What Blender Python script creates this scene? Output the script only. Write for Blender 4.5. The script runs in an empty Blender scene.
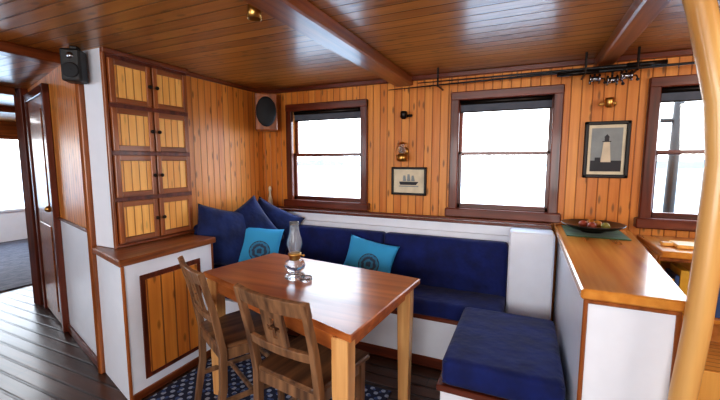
import bpy, bmesh, math, random
from mathutils import Vector, Matrix, Euler
random.seed(4)
S=bpy.context.scene
D2R=math.pi/180

# ---------------------------------------------------------------- materials
def lin(c):
    return tuple(((x/255)/12.92 if x/255<=0.04045 else ((x/255+0.055)/1.055)**2.4) for x in c)+(1,)
class N:
    def __init__(s,name):
        s.m=bpy.data.materials.new(name); s.m.use_nodes=True
        s.t=s.m.node_tree; s.n=s.t.nodes; s.l=s.t.links
        s.p=s.n['Principled BSDF']
    def node(s,ty,**k):
        n=s.n.new(ty)
        for a,b in k.items(): setattr(n,a,b)
        return n
    def math(s,op,a,b=None,c=None):
        n=s.node('ShaderNodeMath',operation=op)
        for i,v in enumerate((a,b,c)):
            if v is None: continue
            if isinstance(v,(int,float)): n.inputs[i].default_value=v
            else: s.l.new(v,n.inputs[i])
        return n.outputs[0]
    def mr(s,v,a,b,c=0,d=1):
        n=s.node('ShaderNodeMapRange'); s.l.new(v,n.inputs[0])
        for i,x in enumerate((a,b,c,d)): n.inputs[i+1].default_value=x
        return n.outputs[0]
    def mix(s,f,a,b,mode='MIX'):
        n=s.node('ShaderNodeMix',data_type='RGBA',blend_type=mode)
        for i,v in ((0,f),(6,a),(7,b)):
            if isinstance(v,(int,float,tuple)): n.inputs[i].default_value=v
            else: s.l.new(v,n.inputs[i])
        return n.outputs[2]
    def comb(s,*v):
        n=s.node('ShaderNodeCombineXYZ')
        for i,x in enumerate(v):
            if isinstance(x,(int,float)): n.inputs[i].default_value=x
            else: s.l.new(x,n.inputs[i])
        return n.outputs[0]
    def sep(s):
        tc=s.node('ShaderNodeTexCoord'); n=s.node('ShaderNodeSeparateXYZ')
        s.l.new(tc.outputs['Object'],n.inputs[0]); return n.outputs
    def noise(s,vec,scale=1,detail=4):
        n=s.node('ShaderNodeTexNoise'); n.inputs['Scale'].default_value=scale; n.inputs['Detail'].default_value=detail
        s.l.new(vec,n.inputs['Vector']); return n.outputs[0]

def boards(name,across,along,width,c1,c2,groove=(30,15,5),rough=.35,knots=.8,gw=.05,coat=0.0,stag=0,gs=.85):
    k=N(name); xyz=k.sep(); u=xyz[across]; v=xyz[along]; o=xyz[3-across-along]
    w=k.math('DIVIDE',u,width); idx=k.math('FLOOR',w); fr=k.math('SUBTRACT',w,idx)
    wn=k.node('ShaderNodeTexWhiteNoise',noise_dimensions='1D'); k.l.new(idx,wn.inputs['W']); rnd=wn.outputs[0]
    g=k.mr(k.math('ABSOLUTE',k.math('SUBTRACT',fr,.5)),.5-gw*1.5,.5-gw*.4)
    if stag:
        sv=k.math('ADD',k.math('DIVIDE',v,stag),k.math('MULTIPLY',rnd,7.3))
        sf=k.math('FRACT',sv)
        g=k.math('MAXIMUM',g,k.math('LESS_THAN',sf,.004))
    gr=k.noise(k.comb(k.math('MULTIPLY',u,45),k.math('ADD',k.math('MULTIPLY',v,2.2),k.math('MULTIPLY',rnd,60)),k.math('MULTIPLY',o,45)),1,5)
    gr=k.mr(gr,.3,.7)
    f=k.math('ADD',k.math('MULTIPLY',gr,.5),k.math('MULTIPLY',rnd,.5))
    col=k.mix(f,lin(c1),lin(c2))
    if knots:
        vo=k.node('ShaderNodeTexVoronoi'); vo.inputs['Scale'].default_value=1; vo.voronoi_dimensions='2D'
        k.l.new(k.comb(k.math('MULTIPLY',u,1.5/width),k.math('ADD',k.math('MULTIPLY',v,6.5),k.math('MULTIPLY',rnd,9)),0),vo.inputs['Vector'])
        sc=k.node('ShaderNodeSeparateColor'); k.l.new(vo.outputs['Color'],sc.inputs[0])
        kn=k.math('MULTIPLY',k.mr(vo.outputs['Distance'],.10,.24,knots,0),k.math('GREATER_THAN',sc.outputs[0],.72))
        col=k.mix(kn,col,lin(tuple(int(x*.42) for x in c1)))
    col=k.mix(k.math('MULTIPLY',g,gs),col,lin(groove))
    k.l.new(col,k.p.inputs['Base Color']); k.p.inputs['Roughness'].default_value=rough
    k.p.inputs['Coat Weight'].default_value=coat; k.p.inputs['Coat Roughness'].default_value=.15
    b=k.node('ShaderNodeBump'); b.inputs['Strength'].default_value=.6; b.inputs['Distance'].default_value=.004
    k.l.new(k.math('MULTIPLY',g,-1),b.inputs['Height']); k.l.new(b.outputs[0],k.p.inputs['Normal'])
    return k.m
def wood(name,c1,c2,along=0,rough=.35,sc=30,coat=.2):
    k=N(name); xyz=k.sep()
    v=[k.math('MULTIPLY',xyz[i],(sc*.06 if i==along else sc)) for i in range(3)]
    n=k.noise(k.comb(*v),1,6); n=k.mr(n,.32,.68)
    k.l.new(k.mix(n,lin(c1),lin(c2)),k.p.inputs['Base Color'])
    k.p.inputs['Roughness'].default_value=rough
    k.p.inputs['Coat Weight'].default_value=coat; k.p.inputs['Coat Roughness'].default_value=.1
    return k.m
def plain(name,c,rough=.5,metal=0,noise=.06,**kw):
    k=N(name); tc=k.node('ShaderNodeTexCoord'); n=k.noise(tc.outputs['Object'],14,3)
    a=lin(c); b=tuple(x*(1-noise*3) for x in a[:3])+(1,)
    k.l.new(k.mix(k.mr(n,.35,.7),a,b),k.p.inputs['Base Color'])
    k.p.inputs['Roughness'].default_value=rough; k.p.inputs['Metallic'].default_value=metal
    return k.m
def fabric(name,c,c2):
    k=N(name); tc=k.node('ShaderNodeTexCoord')
    n=k.noise(tc.outputs['Object'],9,5); n2=k.noise(tc.outputs['Object'],400,2); n3=k.noise(tc.outputs['Object'],12,2)
    k.l.new(k.mix(k.mr(n,.3,.7),lin(c),lin(c2)),k.p.inputs['Base Color'])
    k.p.inputs['Roughness'].default_value=.85
    k.p.inputs['Sheen Weight'].default_value=.1
    b=k.node('ShaderNodeBump'); b.inputs['Strength'].default_value=.25; b.inputs['Distance'].default_value=.002
    k.l.new(n2,b.inputs['Height'])
    b2=k.node('ShaderNodeBump'); b2.inputs['Strength'].default_value=.5; b2.inputs['Distance'].default_value=.03
    k.l.new(n3,b2.inputs['Height']); k.l.new(b.outputs[0],b2.inputs['Normal']); k.l.new(b2.outputs[0],k.p.inputs['Normal'])
    return k.m
def glass(name,tint=(1,1,1,1)):
    k=N(name); tr=k.node('ShaderNodeBsdfTransparent'); gl=k.node('ShaderNodeBsdfGlossy'); gl.inputs['Roughness'].default_value=.02
    tr.inputs[0].default_value=tint
    mx=k.node('ShaderNodeMixShader'); mx.inputs[0].default_value=.06
    k.l.new(tr.outputs[0],mx.inputs[1]); k.l.new(gl.outputs[0],mx.inputs[2])
    k.l.new(mx.outputs[0],k.n['Material Output'].inputs[0]); return k.m

PINE1=(228,156,74); PINE2=(190,108,40)
M={}
M['wallX']=boards('pine_wall_x',0,2,.062,PINE1,PINE2,groove=(116,62,22),knots=.7,rough=.38,gs=.75)
M['wallY']=boards('pine_wall_y',1,2,.062,PINE1,PINE2,groove=(116,62,22),knots=.7,rough=.38,gs=.75)
M['ceil']=boards('ceiling_boards',1,0,.085,(192,130,62),(136,82,34),groove=(60,34,14),knots=.6,rough=.32,coat=.2,gs=.75)
M['floor']=boards('floor_boards',1,0,.10,(86,50,30),(38,22,14),groove=(6,4,3),knots=0,rough=.32,coat=.08,stag=1.7,gw=.07)
M['doorp']=boards('door_pine',1,2,.05,(248,196,112),(224,156,76),groove=(150,84,30),knots=.3,rough=.35,gw=.06)
M['doorb']=boards('door_pine_lower',1,2,.09,(214,140,60),(176,96,34),groove=(90,44,14),knots=.6,rough=.35,gw=.05)
M['white']=plain('white_paint',(234,240,250),.35,noise=.01)
M['mahX']=wood('mahogany_x',(116,52,28),(68,28,16),0)
M['mahY']=wood('mahogany_y',(136,72,34),(86,40,18),1)
M['mahZ']=wood('mahogany_z',(116,52,28),(68,28,16),2)
M['cabZ']=wood('cabinet_frame',(168,98,46),(116,62,26),2)
M['cabY']=wood('cabinet_top',(160,94,46),(108,60,28),1)
M['beam']=wood('beam_wood',(160,94,44),(108,58,26),1)
M['table']=wood('table_top_wood',(194,118,62),(152,84,42),0,rough=.32,sc=18,coat=.2)
M['tleg']=wood('table_leg_pine',(230,184,124),(200,144,88),2)
M['chair']=wood('chair_wood',(150,112,80),(84,60,44),2,rough=.42)
M['chseat']=wood('chair_seat_wood',(134,96,66),(74,52,38),1,rough=.38)
M['count']=wood('counter_wood',(222,156,74),(184,112,44),1,rough=.25,sc=16,coat=.4)
M['post']=wood('post_pine',(226,180,112),(190,136,74),2,sc=14)
M['navy']=fabric('navy_fabric',(14,36,108),(8,22,74))
M['navy2']=fabric('navy_pillow_fabric',(22,46,104),(12,26,68))
M['black']=plain('black_plastic',(16,16,18),.45)
M['mesh']=plain('speaker_mesh',(30,32,36),.7)
M['dark']=plain('dark_metal',(40,34,30),.35,.6)
M['brass']=plain('brass',(200,156,90),.35,1)
M['steel']=plain('steel',(150,152,158),.25,1)
M['paper']=plain('paper_mat',(226,216,190),.7)
M['printbg']=plain('print_sky',(150,158,160),.7)
M['ink']=plain('print_ink',(58,60,66),.7)
M['glass']=glass('window_glass')
M['carpet']=fabric('carpet',(88,90,104),(62,66,80))
M['cloth']=fabric('green_cloth',(50,96,54),(34,70,40))
M['shade']=plain('roller_shade',(92,98,110),.8)
M['bowl']=plain('bowl_dark',(46,34,30),.3)
for nm,c in (('apple',(150,66,40)),('orange',(190,124,50)),('pear',(140,130,60)),('book_a',(206,196,176)),('book_b',(160,60,44)),('book_c',(60,84,130)),('book_d',(220,170,60)),('green_leaf',(50,90,40)),('ivory',(220,206,180))):
    M[nm]=plain(nm,c,.45)
k=N('lamp_glass'); k.p.inputs['Transmission Weight'].default_value=.9; k.p.inputs['Roughness'].default_value=.04
k.p.inputs['Base Color'].default_value=(.9,.95,1,1); k.p.inputs['IOR'].default_value=1.3; M['lglass']=k.m
k=N('turquoise_pillow_fabric'); x=k.sep(); r=k.math('SQRT',k.math('ADD',k.math('POWER',k.math('SUBTRACT',x[0],.02),2),k.math('POWER',k.math('ADD',x[2],.03),2)))
ring=k.math('SINE',k.math('MULTIPLY',r,170)); ang=k.math('SINE',k.math('MULTIPLY',k.math('ARCTAN2',x[2],x[0]),12))
pat=k.math('GREATER_THAN',k.math('ADD',ring,k.math('MULTIPLY',ang,.5)),-.1)
inside=k.math('LESS_THAN',r,.08)
c=k.mix(k.math('MULTIPLY',inside,k.math('ADD',k.math('MULTIPLY',pat,.45),.4)),lin((64,168,220)),lin((60,48,60)))
k.l.new(c,k.p.inputs['Base Color']); k.p.inputs['Roughness'].default_value=.8; M['turq']=k.m
k=N('rug_pattern'); x=k.sep()
a=k.math('SINE',k.math('MULTIPLY',x[0],90)); b=k.math('SINE',k.math('MULTIPLY',x[1],90)); p=k.math('MULTIPLY',a,b)
vo=k.node('ShaderNodeTexVoronoi'); vo.inputs['Scale'].default_value=24; tc=k.node('ShaderNodeTexCoord'); k.l.new(tc.outputs['Object'],vo.inputs['Vector'])
c=k.mix(k.math('GREATER_THAN',p,.35),lin((26,30,52)),lin((140,146,160)))
c=k.mix(k.math('LESS_THAN',vo.outputs['Distance'],.3),c,lin((58,74,112)))
k.l.new(c,k.p.inputs['Base Color']); k.p.inputs['Roughness'].default_value=.95; M['rug']=k.m

# ---------------------------------------------------------------- builder
class B:
    def __init__(s,name): s.name=name; s.bm=bmesh.new(); s.mats=[]; s.X=Matrix.Identity(4)
    def mi(s,m):
        m=M[m] if isinstance(m,str) else m
        if m not in s.mats: s.mats.append(m)
        return s.mats.index(m)
    def add(s,tb,m,smooth=False):
        i=s.mi(m); vm={}
        for v in tb.verts: vm[v]=s.bm.verts.new(s.X@v.co)
        for f in tb.faces:
            try: nf=s.bm.faces.new([vm[v] for v in f.verts])
            except ValueError: continue
            nf.material_index=i; nf.smooth=smooth
        tb.free()
    def box(s,x0,x1,y0,y1,z0,z1,m,bev=.004,seg=1,R=None,smooth=False,cuts=0):
        t=bmesh.new(); bmesh.ops.create_cube(t,size=1)
        bmesh.ops.scale(t,vec=(x1-x0,y1-y0,z1-z0),verts=t.verts)
        if bev: bmesh.ops.bevel(t,geom=t.edges[:],offset=bev,segments=seg,affect='EDGES',profile=.5)
        if R is not None: bmesh.ops.transform(t,matrix=R.to_4x4(),verts=t.verts)
        bmesh.ops.translate(t,vec=((x0+x1)/2,(y0+y1)/2,(z0+z1)/2),verts=t.verts)
        s.add(t,m,smooth); return s
    def prism(s,pts,z0,z1,m,bev=.004,axis='z'):
        t=bmesh.new()
        def P(a,b,c):
            return (a,b,c) if axis=='z' else ((a,c,b) if axis=='y' else (c,a,b))
        lo=[t.verts.new(P(a,b,z0)) for a,b in pts]; hi=[t.verts.new(P(a,b,z1)) for a,b in pts]
        n=len(pts); t.faces.new(lo); t.faces.new(hi)
        for i in range(n): t.faces.new((lo[i],lo[(i+1)%n],hi[(i+1)%n],hi[i]))
        bmesh.ops.recalc_face_normals(t,faces=t.faces[:])
        if bev: bmesh.ops.bevel(t,geom=t.edges[:],offset=bev,segments=1,affect='EDGES')
        s.add(t,m); return s
    def tube(s,pts,rad,m,seg=12,square=False):
        pts=[Vector(p) for p in pts]
        if not isinstance(rad,(list,tuple)): rad=[rad]*len(pts)
        t=bmesh.new(); rings=[]
        if square: seg=4
        ref=Vector((0,0,1)) if abs((pts[-1]-pts[0]).normalized().z)<.9 else Vector((1,0,0))
        for i,p in enumerate(pts):
            d=(pts[min(i+1,len(pts)-1)]-pts[max(i-1,0)]).normalized()
            a=d.cross(ref).normalized(); b=d.cross(a).normalized()
            r=rad[i]*(1.414 if square else 1)
            rings.append([t.verts.new(p+a*r*math.cos((j+.5)*2*math.pi/seg)+b*r*math.sin((j+.5)*2*math.pi/seg)) for j in range(seg)])
        for i in range(len(rings)-1):
            for j in range(seg): t.faces.new((rings[i][j],rings[i][(j+1)%seg],rings[i+1][(j+1)%seg],rings[i+1][j]))
        t.faces.new(rings[0]); t.faces.new(rings[-1])
        bmesh.ops.recalc_face_normals(t,faces=t.faces[:])
        if square: bmesh.ops.bevel(t,geom=t.edges[:],offset=min(rad)*.15,segments=1,affect='EDGES')
        s.add(t,m,not square); return s
    def lathe(s,prof,c,m,seg=28,R=None):
        t=bmesh.new(); rings=[]
        for r,z in prof:
            rings.append([t.verts.new((max(r,.0005)*math.cos(j*2*math.pi/seg),max(r,.0005)*math.sin(j*2*math.pi/seg),z)) for j in range(seg)])
        for i in range(len(rings)-1):
            for j in range(seg): t.faces.new((rings[i][j],rings[i][(j+1)%seg],rings[i+1][(j+1)%seg],rings[i+1][j]))
        bmesh.ops.recalc_face_normals(t,faces=t.faces[:])
        if R is not None: bmesh.ops.transform(t,matrix=R.to_4x4(),verts=t.verts)
        bmesh.ops.translate(t,vec=c,verts=t.verts); s.add(t,m,True); return s
    def ball(s,c,r,m,sc=(1,1,1)):
        t=bmesh.new(); bmesh.ops.create_uvsphere(t,u_segments=20,v_segments=12,radius=r)
        bmesh.ops.scale(t,vec=sc,verts=t.verts); bmesh.ops.translate(t,vec=c,verts=t.verts); s.add(t,m,True); return s
    def pillow(s,w,h,th,m,n=20,seed=0):
        rr=random.Random(seed); ph=[rr.uniform(0,6) for _ in range(4)]
        t=bmesh.new(); 
        for sgn in (-1,1):
            g=[]
            for i in range(n+1):
                row=[]
                for j in range(n+1):
                    u=-1+2*i/n; v=-1+2*j/n
                    x=w/2*u*(1-.09*(1-v*v)); z=h/2*v*(1-.09*(1-u*u))
                    y=sgn*th/2*((1-u*u)*(1-v*v))**.42*(1+.07*math.sin(5*u+ph[0])*math.sin(4*v+ph[1]))
                    row.append(t.verts.new((x,y,z)))
                g.append(row)
            for i in range(n):
                for j in range(n): t.faces.new((g[i][j],g[i+1][j],g[i+1][j+1],g[i][j+1]))
        bmesh.ops.remove_doubles(t,verts=t.verts,dist=.0003)
        bmesh.ops.recalc_face_normals(t,faces=t.faces[:])
        s.add(t,m,True); return s
    def done(s,loc=(0,0,0),rot=(0,0,0),world=False):
        if world: bmesh.ops.translate(s.bm,vec=-Vector(loc),verts=s.bm.verts)
        me=bpy.data.meshes.new(s.name); s.bm.to_mesh(me); s.bm.free()
        for m in s.mats: me.materials.append(m)
        o=bpy.data.objects.new(s.name,me); S.collection.objects.link(o)
        o.location=loc; o.rotation_euler=rot; return o

# ---------------------------------------------------------------- shell
D=2.86; H=2.04; LX=-2.32; RX=2.4; RY=-1.7
B('floor').prism([(-8,RY),(RX,RY),(RX,D+.08),(-4.2,D+.08),(-4.2,4.6),(-8,4.6)],-.06,0,'floor',bev=0).done()
b=B('ceiling'); b.box(-4.2,RX+.08,RY-.08,D+.08,H,H+.06,'ceil',bev=0); b.box(-8.08,-4.2,RY-.08,4.68,H,H+.06,'ceil',bev=0); b.done()
wins=[(-2.037,-1.222),(-.538,.207),(.665,1.43)]
WZ0,WZ1=.975,1.893; CW=.05
b=B('wall_back')
b.box(LX-.08,RX+.08,D,D+.08,0,WZ0+CW,'wallX',bev=0)
b.box(LX-.08,RX+.08,D,D+.08,WZ1-CW,H,'wallX',bev=0)
xs=[LX-.08]+[v for w in wins for v in (w[0]+CW,w[1]-CW)]+[RX+.08]
for i in range(0,len(xs),2): b.box(xs[i],xs[i+1],D,D+.08,WZ0+CW,WZ1-CW,'wallX',bev=0)
b.done()
B('wall_left').box(LX-.08,LX,1.96,D,0,H,'wallY',bev=0).done()
B('wall_right').box(RX,RX+.08,RY,D,0,H,'wallY',bev=0).done()
B('wall_rear').box(-8,RX+.08,RY-.08,RY,0,H,'wallX',bev=0).done()
A=Vector((-2.50,1.385)); E=Vector((-4.2,1.88)); dn=(E-A).normalized(); nn=Vector((dn.y,-dn.x)); 
if nn.y>0: nn=-nn
def quad(p,q,t0,t1):
    return [tuple(p+nn*t0),tuple(q+nn*t0),tuple(q+nn*t1),tuple(p+nn*t1)]
b=B('wall_bulkhead')
b.prism(quad(A,E,-.05,0),0,.93,'white',bev=0); b.prism(quad(A,E,-.05,0),.93,H,'wallX',bev=0); b.done()
b=B('trim_1'); b.prism(quad(A,E,0.001,.018),.925,.945,'mahX'); b.prism(quad(A,E,.001,.018),0,.06,'mahX'); b.done()
B('trim_2').box(-2.50,-2.462,1.352,1.39,0,H,'cabZ').done()
b=B('door_1')
p=A+dn*.95; q=A+dn*1.62
b.prism(quad(p,q,.001,.03),.02,1.9,M['cabZ'])
for z0,z1 in ((.12,.85),(.97,1.8)): b.prism(quad(p+dn*.1,q-dn*.1,.03,.04),z0,z1,'cabY')
kp=p+dn*.06+nn*.05; b.ball((kp.x,kp.y,1.0),.025,'brass')
b.prism(quad(p-dn*.07,p,.001,.045),0,1.97,'mahZ'); b.prism(quad(q,q+dn*.07,.001,.045),0,1.97,'mahZ'); b.prism(quad(p-dn*.07,q+dn*.07,.001,.045),1.9,1.97,'mahX')
b.done()
B('trim_3').box(-4.32,-4.2,1.82,1.95,0,H,'mahZ').done()
B('wall_hall').box(-4.25,-4.2,1.95,4.6,0,H,'wallY',bev=0).done()
B('wall_hall_side').box(-8,-4.2,4.6,4.68,0,H,'wallX',bev=0).done()
b=B('wall_far'); b.box(-8.08,-8,RY,4.6,0,.52,'white',bev=0); b.box(-8.08,-8,RY,4.6,1.8,H,'cabY',bev=0)
b.box(-8.08,-8,RY,1.4,.52,1.8,'white',bev=0); b.box(-8.08,-8,3.75,4.6,.52,1.8,'wallY',bev=0); b.done()
b=B('window_4')
for y0,y1 in ((1.4,1.44),(3.71,3.75)): b.box(-8.04,-7.97,y0,y1,.52,1.8,'mahZ')
b.box(-8.04,-7.97,1.4,3.75,1.74,1.8,'mahY'); b.box(-8.04,-7.97,1.4,3.75,.52,.56,'white')
b.box(-8.03,-8.02,1.4,3.75,.55,1.8,'glass',bev=0); b.done((-8.02,2.6,1.2),world=True)
B('carpet').box(-8,-5.0,.4,4.2,0,.015,'carpet').done()
def beam(n,x0,x1,y0,y1,dz,m='beam'): B(n).box(x0,x1,y0,y1,H-dz,H,m,bev=.008).done()
beam('ceiling_beam',-.98,-.84,RY,D,.07); beam('ceiling_beam.001',.365,.46,RY,D,.07)
beam('ceiling_beam.002',-2.74,-2.63,RY,1.38,.06,'mahY'); beam('ceiling_beam.003',-4.35,-4.22,RY,1.8,.07,'mahY'); beam('ceiling_beam.004',-5.9,-5.78,RY,4.6,.07,'mahY')
b=B('trim_4'); b.box(LX,RX,D-.03,D,H-.035,H,'mahX'); b.done()
b=B('trim_5'); b.box(LX,LX+.025,1.97,D-.03,H-.03,H,'mahY'); b.done()

# windows
for i,(x0,x1) in enumerate(wins):
    b=B('window_%d'%(i+1)); y0,y1=D-.03,D+.01; c=CW+.012
    b.box(x0,x0+c,y0,y1,WZ0,WZ1,'mahZ',bev=.006); b.box(x1-c,x1,y0,y1,WZ0,WZ1,'mahZ',bev=.006)
    b.box(x0,x1,y0-.004,y1,WZ1-c,WZ1,'mahX',bev=.006); b.box(x0-.02,x1+.02,y0-.03,y1,WZ0-.012,WZ0+c-.01,'mahX',bev=.006)
    X0,X1,Z0,Z1=x0+CW,x1-CW,WZ0+CW,WZ1-CW; zm=Z0+(Z1-Z0)*.5
    p0,p1=Z0,zm+.02; a0,a1,d0,d1=X0,X1,D+.02,D+.045
    b.box(a0,a0+.032,d0,d1,p0,p1,'mahZ'); b.box(a1-.032,a1,d0,d1,p0,p1,'mahZ'); b.box(a0,a1,d0,d1,p0,p0+.035,'mahX'); b.box(a0,a1,d0,d1,p1-.022,p1,'mahX')
    d0,d1=D+.05,D+.075; b.box(X0,X0+.03,d0,d1,zm,Z1,'mahZ'); b.box(X1-.03,X1,d0,d1,zm,Z1,'mahZ'); b.box(X0,X1,d0,d1,Z1-.03,Z1,'mahX'); b.box(X0,X1,d0,d1,zm-.01,zm+.012,'mahX')
    b.box(X0+.03,X1-.03,D+.032,D+.036,Z0,zm,'glass',bev=0); b.box(X0+.03,X1-.03,D+.06,D+.064,zm,Z1,'glass',bev=0)
    b.tube([(X0+.02,D+.02,Z1-.025),(X1-.02,D+.02,Z1-.025)],.018,'dark'); b.box(X0+.02,X1-.02,D+.018,D+.022,Z1-.09,Z1-.03,'shade',bev=0); b.box(X0+.02,X1-.02,D+.014,D+.026,Z1-.10,Z1-.09,'dark',bev=.002)
    b.done((( x0+x1)/2,D,1.4),world=True)

# ---------------------------------------------------------------- ledge and bench
FY=2.75
b=B('window_ledge')
b.box(LX,.17,FY,D-.035,.86,.925,'white',bev=0); b.box(LX,.17,FY-.01,D-.034,.925,.945,'white',bev=.004)
b.box(LX,.17,FY-.02,FY-.009,.928,.947,'mahX',bev=.002)
b.box(LX,.17,D-.06,D-.034,.945,.958,'mahX',bev=.002)
b.done((-1,2.8,.9),world=True)
b=B('corner_bench')
b.box(-1.85,.17,2.33,2.73,0,.36,'white'); b.box(LX+.01,-1.85,1.97,2.73,0,.36,'white')
b.box(-1.85,.17,2.315,2.33,.33,.36,'mahX'); b.box(-1.85,.17,2.32,2.33,0,.07,'mahX')
b.box(LX+.005,.185,2.735,2.85,0,.858,'white',bev=0)
b.box(-.085,.185,2.56,2.738,.36,.925,'white',bev=.012)
b.box(-1.84,-1.0,2.29,2.73,.362,.47,'navy',bev=.03,seg=4,smooth=True); b.box(-.995,-.09,2.29,2.73,.362,.47,'navy',bev=.03,seg=4,smooth=True)
b.box(LX+.03,-1.845,1.97,2.73,.362,.47,'navy',bev=.03,seg=4,smooth=True)
R=Euler((-6*D2R,0,0)).to_matrix()
b.box(-2.15,-1.0,2.61,2.73,.42,.825,'navy',bev=.03,seg=4,smooth=True,R=R)
b.box(-.995,-.09,2.61,2.73,.42,.825,'navy',bev=.03,seg=4,smooth=True,R=R)
b.box(LX+.01,LX+.13,1.98,2.6,.46,.90,'navy',bev=.03,seg=4,smooth=True)
b.done((-1,2.5,.2),world=True)
b=B('ottoman')
b.box(-.32,.185,1.60,2.27,.03,.36,'white'); b.box(-.335,.19,1.585,2.27,.335,.365,'mahX'); b.box(-.31,.18,1.61,2.26,0,.035,'mahX')
b.box(-.315,.185,1.58,2.26,.366,.50,'navy',bev=.035,seg=4,smooth=True)
for z in (.385,.482):
    o=.012; pts=[(-.315+o,1.58+o,z),(.185-o,1.58+o,z),(.185-o,2.26-o,z),(-.315+o,2.26-o,z),(-.315+o,1.58+o,z)]
    b.tube(pts,.006,'navy2',seg=8)
b.done((-.08,1.9,.2),world=True)

# ---------------------------------------------------------------- counter
b=B('divider_counter')
b.prism([(.21,1.44),(.465,1.44),(.60,2.72),(.21,2.72)],0,.915,'white')
b.prism([(.19,1.42),(.490,1.42),(.62,2.83),(.19,2.83)],.915,.952,'count',bev=.006)
b.box(.2,.214,1.427,1.441,0,.915,'cabZ'); b.box(.455,.469,1.427,1.441,0,.915,'cabZ')
b.box(.2,.465,1.426,1.44,.90,.915,'cabZ')
b.done((.3,2,.4),world=True)
b=B('support_post')
pp=[(.452,0),(.460,.35),(.472,.66),(.489,.885),(.498,1.13),(.502,1.39),(.486,1.556),(.428,1.81),(.362,H)]
b.tube([(x,1.38,z) for x,z in pp],[.034]*len(pp),'post',seg=16)
b.done((.48,1.38,0),world=True)
b=B('galley_counter')
b.box(.66,RX,2.35,D-.03,.885,.92,'count',bev=.006); b.box(.66,RX,2.40,D-.03,.55,.57,'count'); b.box(.66,RX,2.38,D-.03,0,.30,'doorp')
b.box(.66,.68,2.42,D-.03,.3,.885,'count'); b.box(RX-.05,RX,2.38,D-.03,.3,.885,'white'); b.box(.66,RX,2.80,D-.03,.3,.885,'count',bev=0); b.box(.66,RX,2.36,2.38,.865,.885,'cabZ')
b.box(1.5,1.53,2.38,D-.03,.3,.885,'cabZ')
b.done((1.5,2.6,.4),world=True)
b=B('galley_books'); x=.70
for i in range(18):
    w=random.uniform(.018,.04); h=random.uniform(.17,.25); b.box(x,x+w-.001,2.44,2.60,.571,.571+h,['book_a','book_d','book_c','book_d','white','book_b'][i%6],bev=.002); x+=w+.002
b.done((.9,2.5,.6),world=True)
b=B('bread_board'); b.prism([(.75,2.44),(1.05,2.44),(1.05,2.58),(.75,2.58)],.921,.94,'doorp',bev=.006); b.box(.70,.75,2.49,2.53,.921,.94,'doorp'); b.done((.9,2.5,.921),world=True)
b=B('fruit_bowl'); c=(.38,2.58,.958)
b.lathe([(0,.0),(.06,0),(.065,.01),(.12,.022),(.165,.045),(.17,.052),(.16,.05),(.11,.032),(.05,.02),(0,.018)],c,'bowl')
for dx,dy,m in ((-.05,0,'apple'),(.03,.03,'orange'),(.06,-.04,'pear'),(-.01,-.05,'apple'),(.0,.07,'orange')): b.ball((c[0]+dx,c[1]+dy,c[2]+.045),.024,m,(1,1,.9))
b.done(c,world=True)
B('place_mat').box(.23,.54,2.40,2.78,.953,.958,'cloth',bev=.001).done()

# ---------------------------------------------------------------- cabinets left
b=B('base_cabinet')
x1=-2.0
b.prism([(x1,1.24),(x1,1.88),(-2.46,1.88),(-2.46,1.375)],0,.81,'white'); b.prism([(x1+.02,1.215),(x1+.02,1.90),(-2.46,1.90),(-2.46,1.352)],.81,.85,'cabY',bev=.006)
for y in (1.238,1.868): b.box(x1-.008,x1+.006,y,y+.014,0,.81,'cabZ',bev=.002)
b.box(x1,x1+.012,1.25,1.87,0,.05,'mahY')
b.box(x1,x1+.008,1.335,1.765,.10,.73,'mahZ'); b.box(x1+.006,x1+.016,1.365,1.735,.13,.70,'doorb')
b.done((-2.2,1.55,.4),world=True)
b=B('tall_cabinet'); xf=-2.27; y0,y1=1.38,1.955
b.box(-2.46,xf,y0,y1,.852,H,'white'); b.box(xf,xf+.012,y0,y1,.852,H-.01,'mahZ')
ym=(y0+y1)/2; rz=.880; rh=.283
for r in range(4):
    z0=rz+r*rh; z1=z0+rh-.026
    for c0,c1,kx in ((y0+.018,ym-.006,ym-.025),(ym+.006,y1-.018,ym+.025)):
        for a in ((c0,c0+.032,z0,z1),(c1-.032,c1,z0,z1)): b.box(xf+.012,xf+.032,a[0],a[1],a[2],a[3],'cabZ',bev=.003)
        for a in ((c0+.032,c1-.032,z0,z0+.034),(c0+.032,c1-.032,z1-.034,z1)): b.box(xf+.012,xf+.032,a[0],a[1],a[2],a[3],'cabY',bev=.003)
        b.box(xf+.012,xf+.022,c0+.032,c1-.032,z0+.034,z1-.034,'doorp',bev=0)
        b.ball((xf+.045,kx,(z0+z1)/2),.012,'dark'); b.tube([(xf+.025,kx,(z0+z1)/2),(xf+.042,kx,(z0+z1)/2)],.005,'dark')
b.box(xf,xf+.022,y0,y1,.852,.872,'mahY'); b.box(xf,xf+.03,y0-.01,y1,H-.03,H-.002,'mahY'); b.box(xf-.004,xf+.018,y0-.008,y0+.012,.852,H-.01,'cabZ')
b.done((-2.4,1.65,1.4),world=True)

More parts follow.
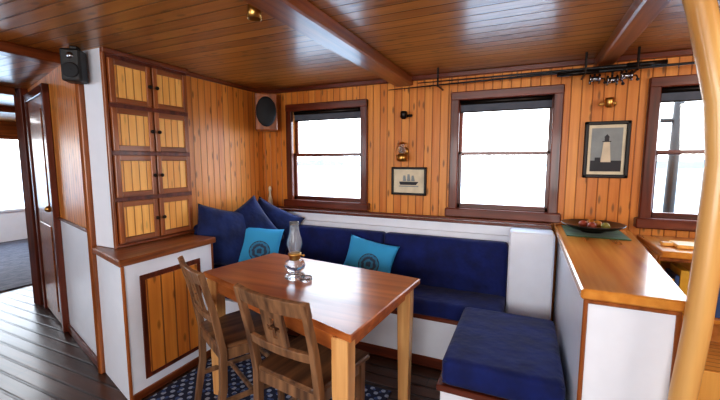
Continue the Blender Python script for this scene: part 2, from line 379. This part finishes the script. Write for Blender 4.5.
# ---------------------------------------------------------------- table
b=B('dining_table')
q=[(-.56,1.15),(-.50,1.90),(-1.58,2.03),(-1.68,1.50)]
b.prism(q,.718,.75,'table',bev=.005)
cx=sum(p[0] for p in q)/4; cy=sum(p[1] for p in q)/4
def ins(p,d): v=Vector((cx-p[0],cy-p[1])).normalized()*d; return (p[0]+v.x,p[1]+v.y)
qi=[ins(p,.08) for p in q]
for i in range(4):
    a=Vector(qi[i]); c=Vector(qi[(i+1)%4]); d=(c-a).normalized(); n=Vector((d.y,-d.x))*.011
    b.prism([tuple(a+n),tuple(c+n),tuple(c-n),tuple(a-n)],.64,.717,'table',bev=.002)
    x,y=qi[i]; b.tube([(x,y,.012),(x,y,.55),(x,y,.717)],[.028,.036,.036],'tleg',square=True)
b.done((cx,cy,0),world=True)
b=B('oil_lamp')
b.lathe([(0,0),(.055,0),(.058,.008),(.05,.02),(.03,.03),(.03,.036),(.052,.05),(.058,.07),(.05,.09),(.025,.1)],(0,0,0),'lglass')
b.lathe([(.025,.1),(.03,.105),(.03,.12),(.036,.125),(.036,.138),(.03,.14)],(0,0,0),'brass')
b.lathe([(.03,.138),(.034,.16),(.042,.185),(.04,.21),(.028,.245),(.024,.28),(.025,.31),(.0235,.31),(.0225,.28),(.0265,.245),(.038,.21),(.040,.185),(.032,.16),(.028,.138)],(0,0,0),'lglass')
b.tube([(.036,0,.13),(.055,0,.13)],.003,'brass'); b.ball((.057,0,.13),.007,'brass')
b.done((-1.13,1.63,.7505))
B('ashtray').lathe([(0,0),(.03,0),(.036,.006),(.034,.02),(.03,.02),(.028,.008),(0,.006)],(0,0,0),'lglass').done((-1.05,1.61,.7505))

def chair(name,loc,rz):
    b=B(name)
    for s in (-1,1):
        b.tube([(s*.165,-.02,0),(s*.175,.025,.25),(s*.178,.03,.45),(s*.182,-.005,.65),(s*.185,-.06,.86)],[.014,.017,.017,.015,.013],'chair',square=True)
        b.tube([(s*.165,.34,0),(s*.17,.33,.455)],[.014,.019],'chair',square=True)
        b.box(s*.17-.01,s*.17+.01,.03,.33,.17,.195,'chair',bev=.003); b.box(s*.17-.01,s*.17+.01,.03,.33,.40,.455,'chair',bev=.003)
    b.box(-.17,.17,.315,.335,.40,.455,'chair',bev=.003); b.box(-.17,.17,.17,.19,.172,.192,'chair',bev=.003); b.box(-.17,.17,.02,.04,.40,.455,'chair',bev=.003)
    b.box(-.17,.17,.315,.332,.25,.275,'chair',bev=.003)
    b.prism([(-.18,0.05),(-.155,.012),(.155,.012),(.18,0.05),(.205,.36),(.19,.38),(-.19,.38),(-.205,.36)],.455,.48,'chseat',bev=.006)
    def rail(z0,z1,y0,dep,lean,hw,th=.02):
        n=10; X=b.X.copy()
        b.X=Matrix.Translation((0,y0,z0))@Matrix.Rotation(lean,4,'X')
        f=[(-hw+2*hw*i/n,-dep*(1-(2*i/n-1)**2)) for i in range(n+1)]
        pts=[(x,y-th/2) for x,y in f]+[(x,y+th/2) for x,y in reversed(f)]
        b.prism(pts,0,z1-z0,'chair',bev=.002); b.X=X
    rail(.80,.865,-.039,.022,14*D2R,.2); rail(.60,.64,.004,.016,11*D2R,.178)
    X=b.X.copy(); b.X=Matrix.Translation((0,-.012,.635))@Matrix.Rotation(13*D2R,4,'X')
    cols=[-.06,-.034,-.011,.011,.034,.06]; rows=[0,.032,.068,.092,.128,.175]
    for i in range(5):
        for j in range(5):
            if (i==2 and j in (1,2,3)) or (j==2 and i in (1,2,3)): continue
            b.box(cols[i],cols[i+1],-.008,.006,rows[j],rows[j+1],'chair',bev=0)
    b.X=X
    b.done(loc,(0,0,rz))
chair('dining_chair',(-.885,1.165,.012),-9*D2R)
chair('dining_chair.001',(-1.48,1.32,.012),-27*D2R)
B('area_rug').box(-1.95,-.68,.85,1.96,0,.011,'rug',bev=.003).done((-1.3,1.5,0),world=True)

def pil(name,w,h,t,m,loc,rot,seed=0):
    return B(name).pillow(w,h,t,m,seed=seed).done(loc,[r*D2R for r in rot])
pil('throw_pillow',.46,.46,.15,'navy2',(-2.09,2.09,.80),(-14,14,66),1)
pil('throw_pillow.001',.44,.44,.15,'navy2',(-2.03,2.28,.81),(-16,-32,55),2)
pil('throw_pillow.002',.44,.44,.15,'navy2',(-2.0,2.53,.79),(-16,26,25),3)
pil('patterned_pillow',.35,.35,.13,'turq',(-1.90,2.25,.70),(-22,8,28),4)
pil('patterned_pillow.001',.40,.33,.13,'turq',(-1.06,2.50,.63),(-24,10,4),5)

def frame(name,x0,x1,z0,z1,fw,draw):
    b=B(name); y0,y1=D-.028,D-.002
    b.box(x0,x0+fw,y0,y1,z0,z1,'black'); b.box(x1-fw,x1,y0,y1,z0,z1,'black'); b.box(x0,x1,y0,y1,z0,z0+fw,'black'); b.box(x0,x1,y0,y1,z1-fw,z1,'black')
    b.box(x0+fw,x1-fw,D-.014,D-.003,z0+fw,z1-fw,'paper',bev=0); draw(b,(x0+x1)/2,(z0+z1)/2); b.done(((x0+x1)/2,D,(z0+z1)/2),world=True)
def lh(b,x,z):
    y0,y1=D-.016,D-.014
    b.box(x-.085,x+.085,y0,y1,z-.14,z+.14,'printbg',bev=0)
    y0,y1=D-.018,D-.016
    b.box(x-.085,x+.085,y0,y1,z-.14,z-.07,'ink',bev=0)
    y0,y1=D-.020,D-.018
    b.prism([(x-.028,z-.08),(x+.028,z-.08),(x+.017,z+.05),(x-.017,z+.05)],y0,y1,'ivory',bev=0,axis='y')
    b.box(x-.024,x+.024,y0,y1,z+.05,z+.056,'ink',bev=0); b.box(x-.012,x+.012,y0,y1,z+.056,z+.08,'ink',bev=0)
    b.prism([(x-.016,z+.08),(x+.016,z+.08),(x,z+.1)],y0,y1,'ink',bev=0,axis='y'); b.box(x-.06,x-.03,y0,y1,z-.075,z-.05,'ink',bev=0)
def ship(b,x,z):
    y0,y1=D-.018,D-.014
    b.prism([(x-.07,z-.03),(x+.06,z-.03),(x+.08,z-.005),(x-.08,z-.005)],y0,y1,'ink',bev=0,axis='y')
    for dx,h in ((-.035,.045),(.0,.055),(.035,.045)): b.prism([(x+dx-.014,z),(x+dx+.014,z),(x+dx+.006,z+h),(x+dx-.01,z+h)],y0,y1,'printbg',bev=0,axis='y')
    b.box(x-.08,x+.08,y0,y1,z-.045,z-.038,'printbg',bev=0)
frame('lighthouse_picture',.34,.59,1.275,1.64,.022,lh)
frame('ship_picture',-1.005,-.715,1.11,1.335,.018,ship)
def lantern(name,x,z):
    b=B(name); y=D-.075
    b.lathe([(0,.0),(.035,0),(.035,.005),(.01,.01)],(x,D-.003,z+.06),'brass',R=Matrix.Rotation(90*D2R,3,'X'))
    b.tube([(x,D-.005,z+.06),(x,D-.04,z+.04),(x,y,z+.0)],.005,'brass')
    b.lathe([(0,-.02),(.03,-.02),(.045,-.005),(.045,.025),(.03,.04),(.02,.045)],(x,y,z),'brass')
    b.lathe([(.02,.045),(.03,.06),(.028,.08),(.018,.1),(.018,.115)],(x,y,z),'lglass')
    b.tube([(x-.045,y,z+.01),(x-.05,y,z+.07),(x-.03,y,z+.12),(x,y,z+.135),(x+.03,y,z+.12),(x+.05,y,z+.07),(x+.045,y,z+.01)],.003,'brass')
    b.lathe([(.035,.115),(.02,.13),(0,.133)],(x,y,z),'brass')
    b.done((x,y,z),world=True)
lantern('brass_wall_lamp',-.90,1.40)
def sconce(name,x,z,m):
    b=B(name)
    b.box(x-.05,x+.05,D-.02,D-.001,z-.01,z+.01,m); b.tube([(x,D-.02,z),(x,D-.06,z)],.007,m); b.lathe([(.014,-.03),(.024,-.02),(.028,.015),(.022,.028),(0,.03)],(x,D-.075,z),m)
    b.done((x,D,z),world=True)
sconce('wall_spotlight',-.89,1.74,'dark'); sconce('wall_spotlight.001',.455,1.75,'brass')
b=B('corner_speaker'); b.box(-.095,.095,-.09,.09,-.16,.16,'cabZ',bev=.008)
b.lathe([(0,0),(.085,0),(.085,.012),(.075,.02),(0,.03)],(0,-.09,0),'mesh',R=Matrix.Diagonal((1,1,1.5)).to_3x3()@Matrix.Rotation(90*D2R,3,'X'))
b.done((-2.14,2.69,1.81),(0,0,38*D2R))
b=B('shelf_speaker'); b.box(-.05,.05,-.05,.05,-.09,.09,'black',bev=.012,seg=2)
b.lathe([(.0,.004),(.012,.0),(.035,.008),(.042,.004),(.042,0)],(0,-.05,-.03),'mesh',R=Matrix.Rotation(90*D2R,3,'X')); b.lathe([(0,.006),(.016,.004),(.018,0)],(0,-.05,.05),'steel',R=Matrix.Rotation(90*D2R,3,'X'))
b.box(-.02,.02,.0,.05,.08,.115,'black')
b.done((-2.39,1.30,1.925),(0,0,40*D2R))
b=B('ceiling_spotlight'); b.lathe([(0,0),(.03,0),(.03,-.008),(.012,-.01),(.012,-.015)],(0,0,0),'brass'); b.lathe([(.015,-.015),(.026,-.02),(.03,-.07),(.026,-.07),(.02,-.035),(0,-.03)],(0,0,0),'brass'); b.done((-1.05,1.26,H-.001))
def rod(name,x0,x1,y,z0,z1,reel):
    b=B(name); d=x1-x0
    P=lambda f:(x0+d*f,y,z0+(z1-z0)*f)
    b.tube([P(0),P(.2),P(.21),P(.6),P(1)],[.011,.011,.008,.006,.003],'black')
    b.tube([P(.0),P(.13)],.014,'dark')
    for f in (.35,.5,.65,.8,.92):
        x,yy,z=P(f); b.lathe([(.007,-.001),(.01,0),(.007,.001)],(x,yy,z-.012),'steel',seg=10,R=Matrix.Rotation(90*D2R,3,'Y'))
    x,yy,z=P(reel)
    b.tube([(x,yy,z),(x,yy,z-.04)],.006,'dark'); b.lathe([(0,-.028),(.03,-.028),(.03,-.02),(.018,-.018),(.018,.018),(.03,.02),(.03,.028),(0,.028)],(x,yy,z-.06),'steel',R=Matrix.Rotation(90*D2R,3,'Y'))
    b.tube([(x+.028,yy,z-.06),(x+.05,yy,z-.06),(x+.05,yy-.03,z-.085)],.004,'steel'); b.ball((x+.05,yy-.035,z-.09),.009,'black')
    b.done(((x0+x1)/2,y,z0),world=True)
rod('fishing_rod',.62,-1.0,2.74,1.955,1.93,.16); rod('fishing_rod.001',.70,-.75,2.68,1.945,1.95,.13); rod('fishing_rod.002',.15,1.9,2.71,1.93,1.94,.17)
b=B('rod_rack')
for x in (-.6,.3,.56): b.box(x-.006,x+.006,2.65,2.83,1.91,1.92,'dark',bev=.002); b.box(x-.006,x+.006,2.65,2.662,1.91,H-.001,'dark',bev=.002)
b.done((0,2.7,1.9),world=True)
b=B('carved_figurine'); b.lathe([(0,0),(.025,0),(.028,.02),(.022,.07),(.012,.11),(.01,.15),(.016,.165),(.014,.19),(0,.205)],(0,0,0),'ivory'); b.done((-2.2,2.79,.9455))

# ---------------------------------------------------------------- outside
wm=N('water'); wm.p.inputs['Base Color'].default_value=(.42,.5,.56,1); wm.p.inputs['Roughness'].default_value=.4
tc=wm.node('ShaderNodeTexCoord'); n=wm.noise(tc.outputs['Object'],.8,4); bp=wm.node('ShaderNodeBump'); bp.inputs['Strength'].default_value=.4; wm.l.new(n,bp.inputs['Height']); wm.l.new(bp.outputs[0],wm.p.inputs['Normal'])
M['water']=wm.m
B('water').box(-300,300,-300,300,-1.3,-1.2,'water',bev=0).done()
M['shore']=plain('shoreline',(120,140,146),.9)
b=B('distant_shoreline'); pts=[(-160,-1.2)]
for i in range(41): pts.append((-160+i*8,.7+1.0*abs(math.sin(i*.9)*math.cos(i*.37))))
pts.append((160,-1.2)); b.prism(pts,150,151,'shore',bev=0,axis='y'); b.done()
b=B('mooring_pile'); b.tube([(1.70,6.0,-1.2),(1.72,6.0,1.2),(1.74,6.0,3.2)],[.07,.06,.05],'dark'); b.tube([(1.55,6,1.9),(1.9,6,1.9)],.03,'dark'); b.done((1.7,6,-1.2),world=True)

# ---------------------------------------------------------------- light
w=bpy.data.worlds.new('sky'); S.world=w; w.use_nodes=True; nt=w.node_tree; bg=nt.nodes['Background']
tc=nt.nodes.new('ShaderNodeTexCoord'); sp=nt.nodes.new('ShaderNodeSeparateXYZ'); mr=nt.nodes.new('ShaderNodeMapRange'); mx=nt.nodes.new('ShaderNodeMix'); mx.data_type='RGBA'
nt.links.new(tc.outputs['Generated'],sp.inputs[0]); nt.links.new(sp.outputs[2],mr.inputs[0]); mr.inputs[1].default_value=0; mr.inputs[2].default_value=.6
nt.links.new(mr.outputs[0],mx.inputs[0]); mx.inputs[6].default_value=(.93,.97,1,1); mx.inputs[7].default_value=(.6,.78,1,1); nt.links.new(mx.outputs[2],bg.inputs[0]); bg.inputs[1].default_value=8.5
def area(name,loc,tgt,sx,sy,e,col=(1,1,1)):
    l=bpy.data.lights.new(name,'AREA'); l.shape='RECTANGLE'; l.size=sx; l.size_y=sy; l.energy=e; l.color=col
    o=bpy.data.objects.new(name,l); S.collection.objects.link(o); o.location=loc; o.rotation_euler=(Vector(tgt)-Vector(loc)).to_track_quat('-Z','Y').to_euler(); return o
area('rear_fill',(-.4,-1.5,1.35),(-.9,2.8,.95),2.0,.9,60,(.99,.99,1))  # unseen fill added behind the camera; the rear wall has no window
area('left_fill',(-3.4,-1.4,1.5),(-2.5,1.5,.9),1.0,.8,20,(.8,.9,1))  # added cool fill out of view, for a bluish cast on the left floor
area('hall_fill',(-6.5,2.6,1.95),(-6.5,2.6,0),1,1,34,(.9,.95,1))  # fill added under the hall ceiling, no fixture there
area('galley_fill',(1.9,.6,1.7),(1.0,2.6,.8),.7,.7,18,(1,.95,.88))  # extra fill added to brighten the galley shelves and books, not a lamp

cd=bpy.data.cameras.new('camera'); cam=bpy.data.objects.new('camera',cd); S.collection.objects.link(cam)
cd.sensor_width=36; cd.lens=18.3; cd.clip_start=.02; cd.clip_end=1000
cam.location=(0,0,1.39); cam.rotation_euler=((90-6.2)*D2R,0,24.4*D2R); S.camera=cam
S.view_settings.view_transform='Standard'
try: S.view_settings.look='Medium High Contrast'
except Exception as e: print(e)
S.view_settings.exposure=0.15
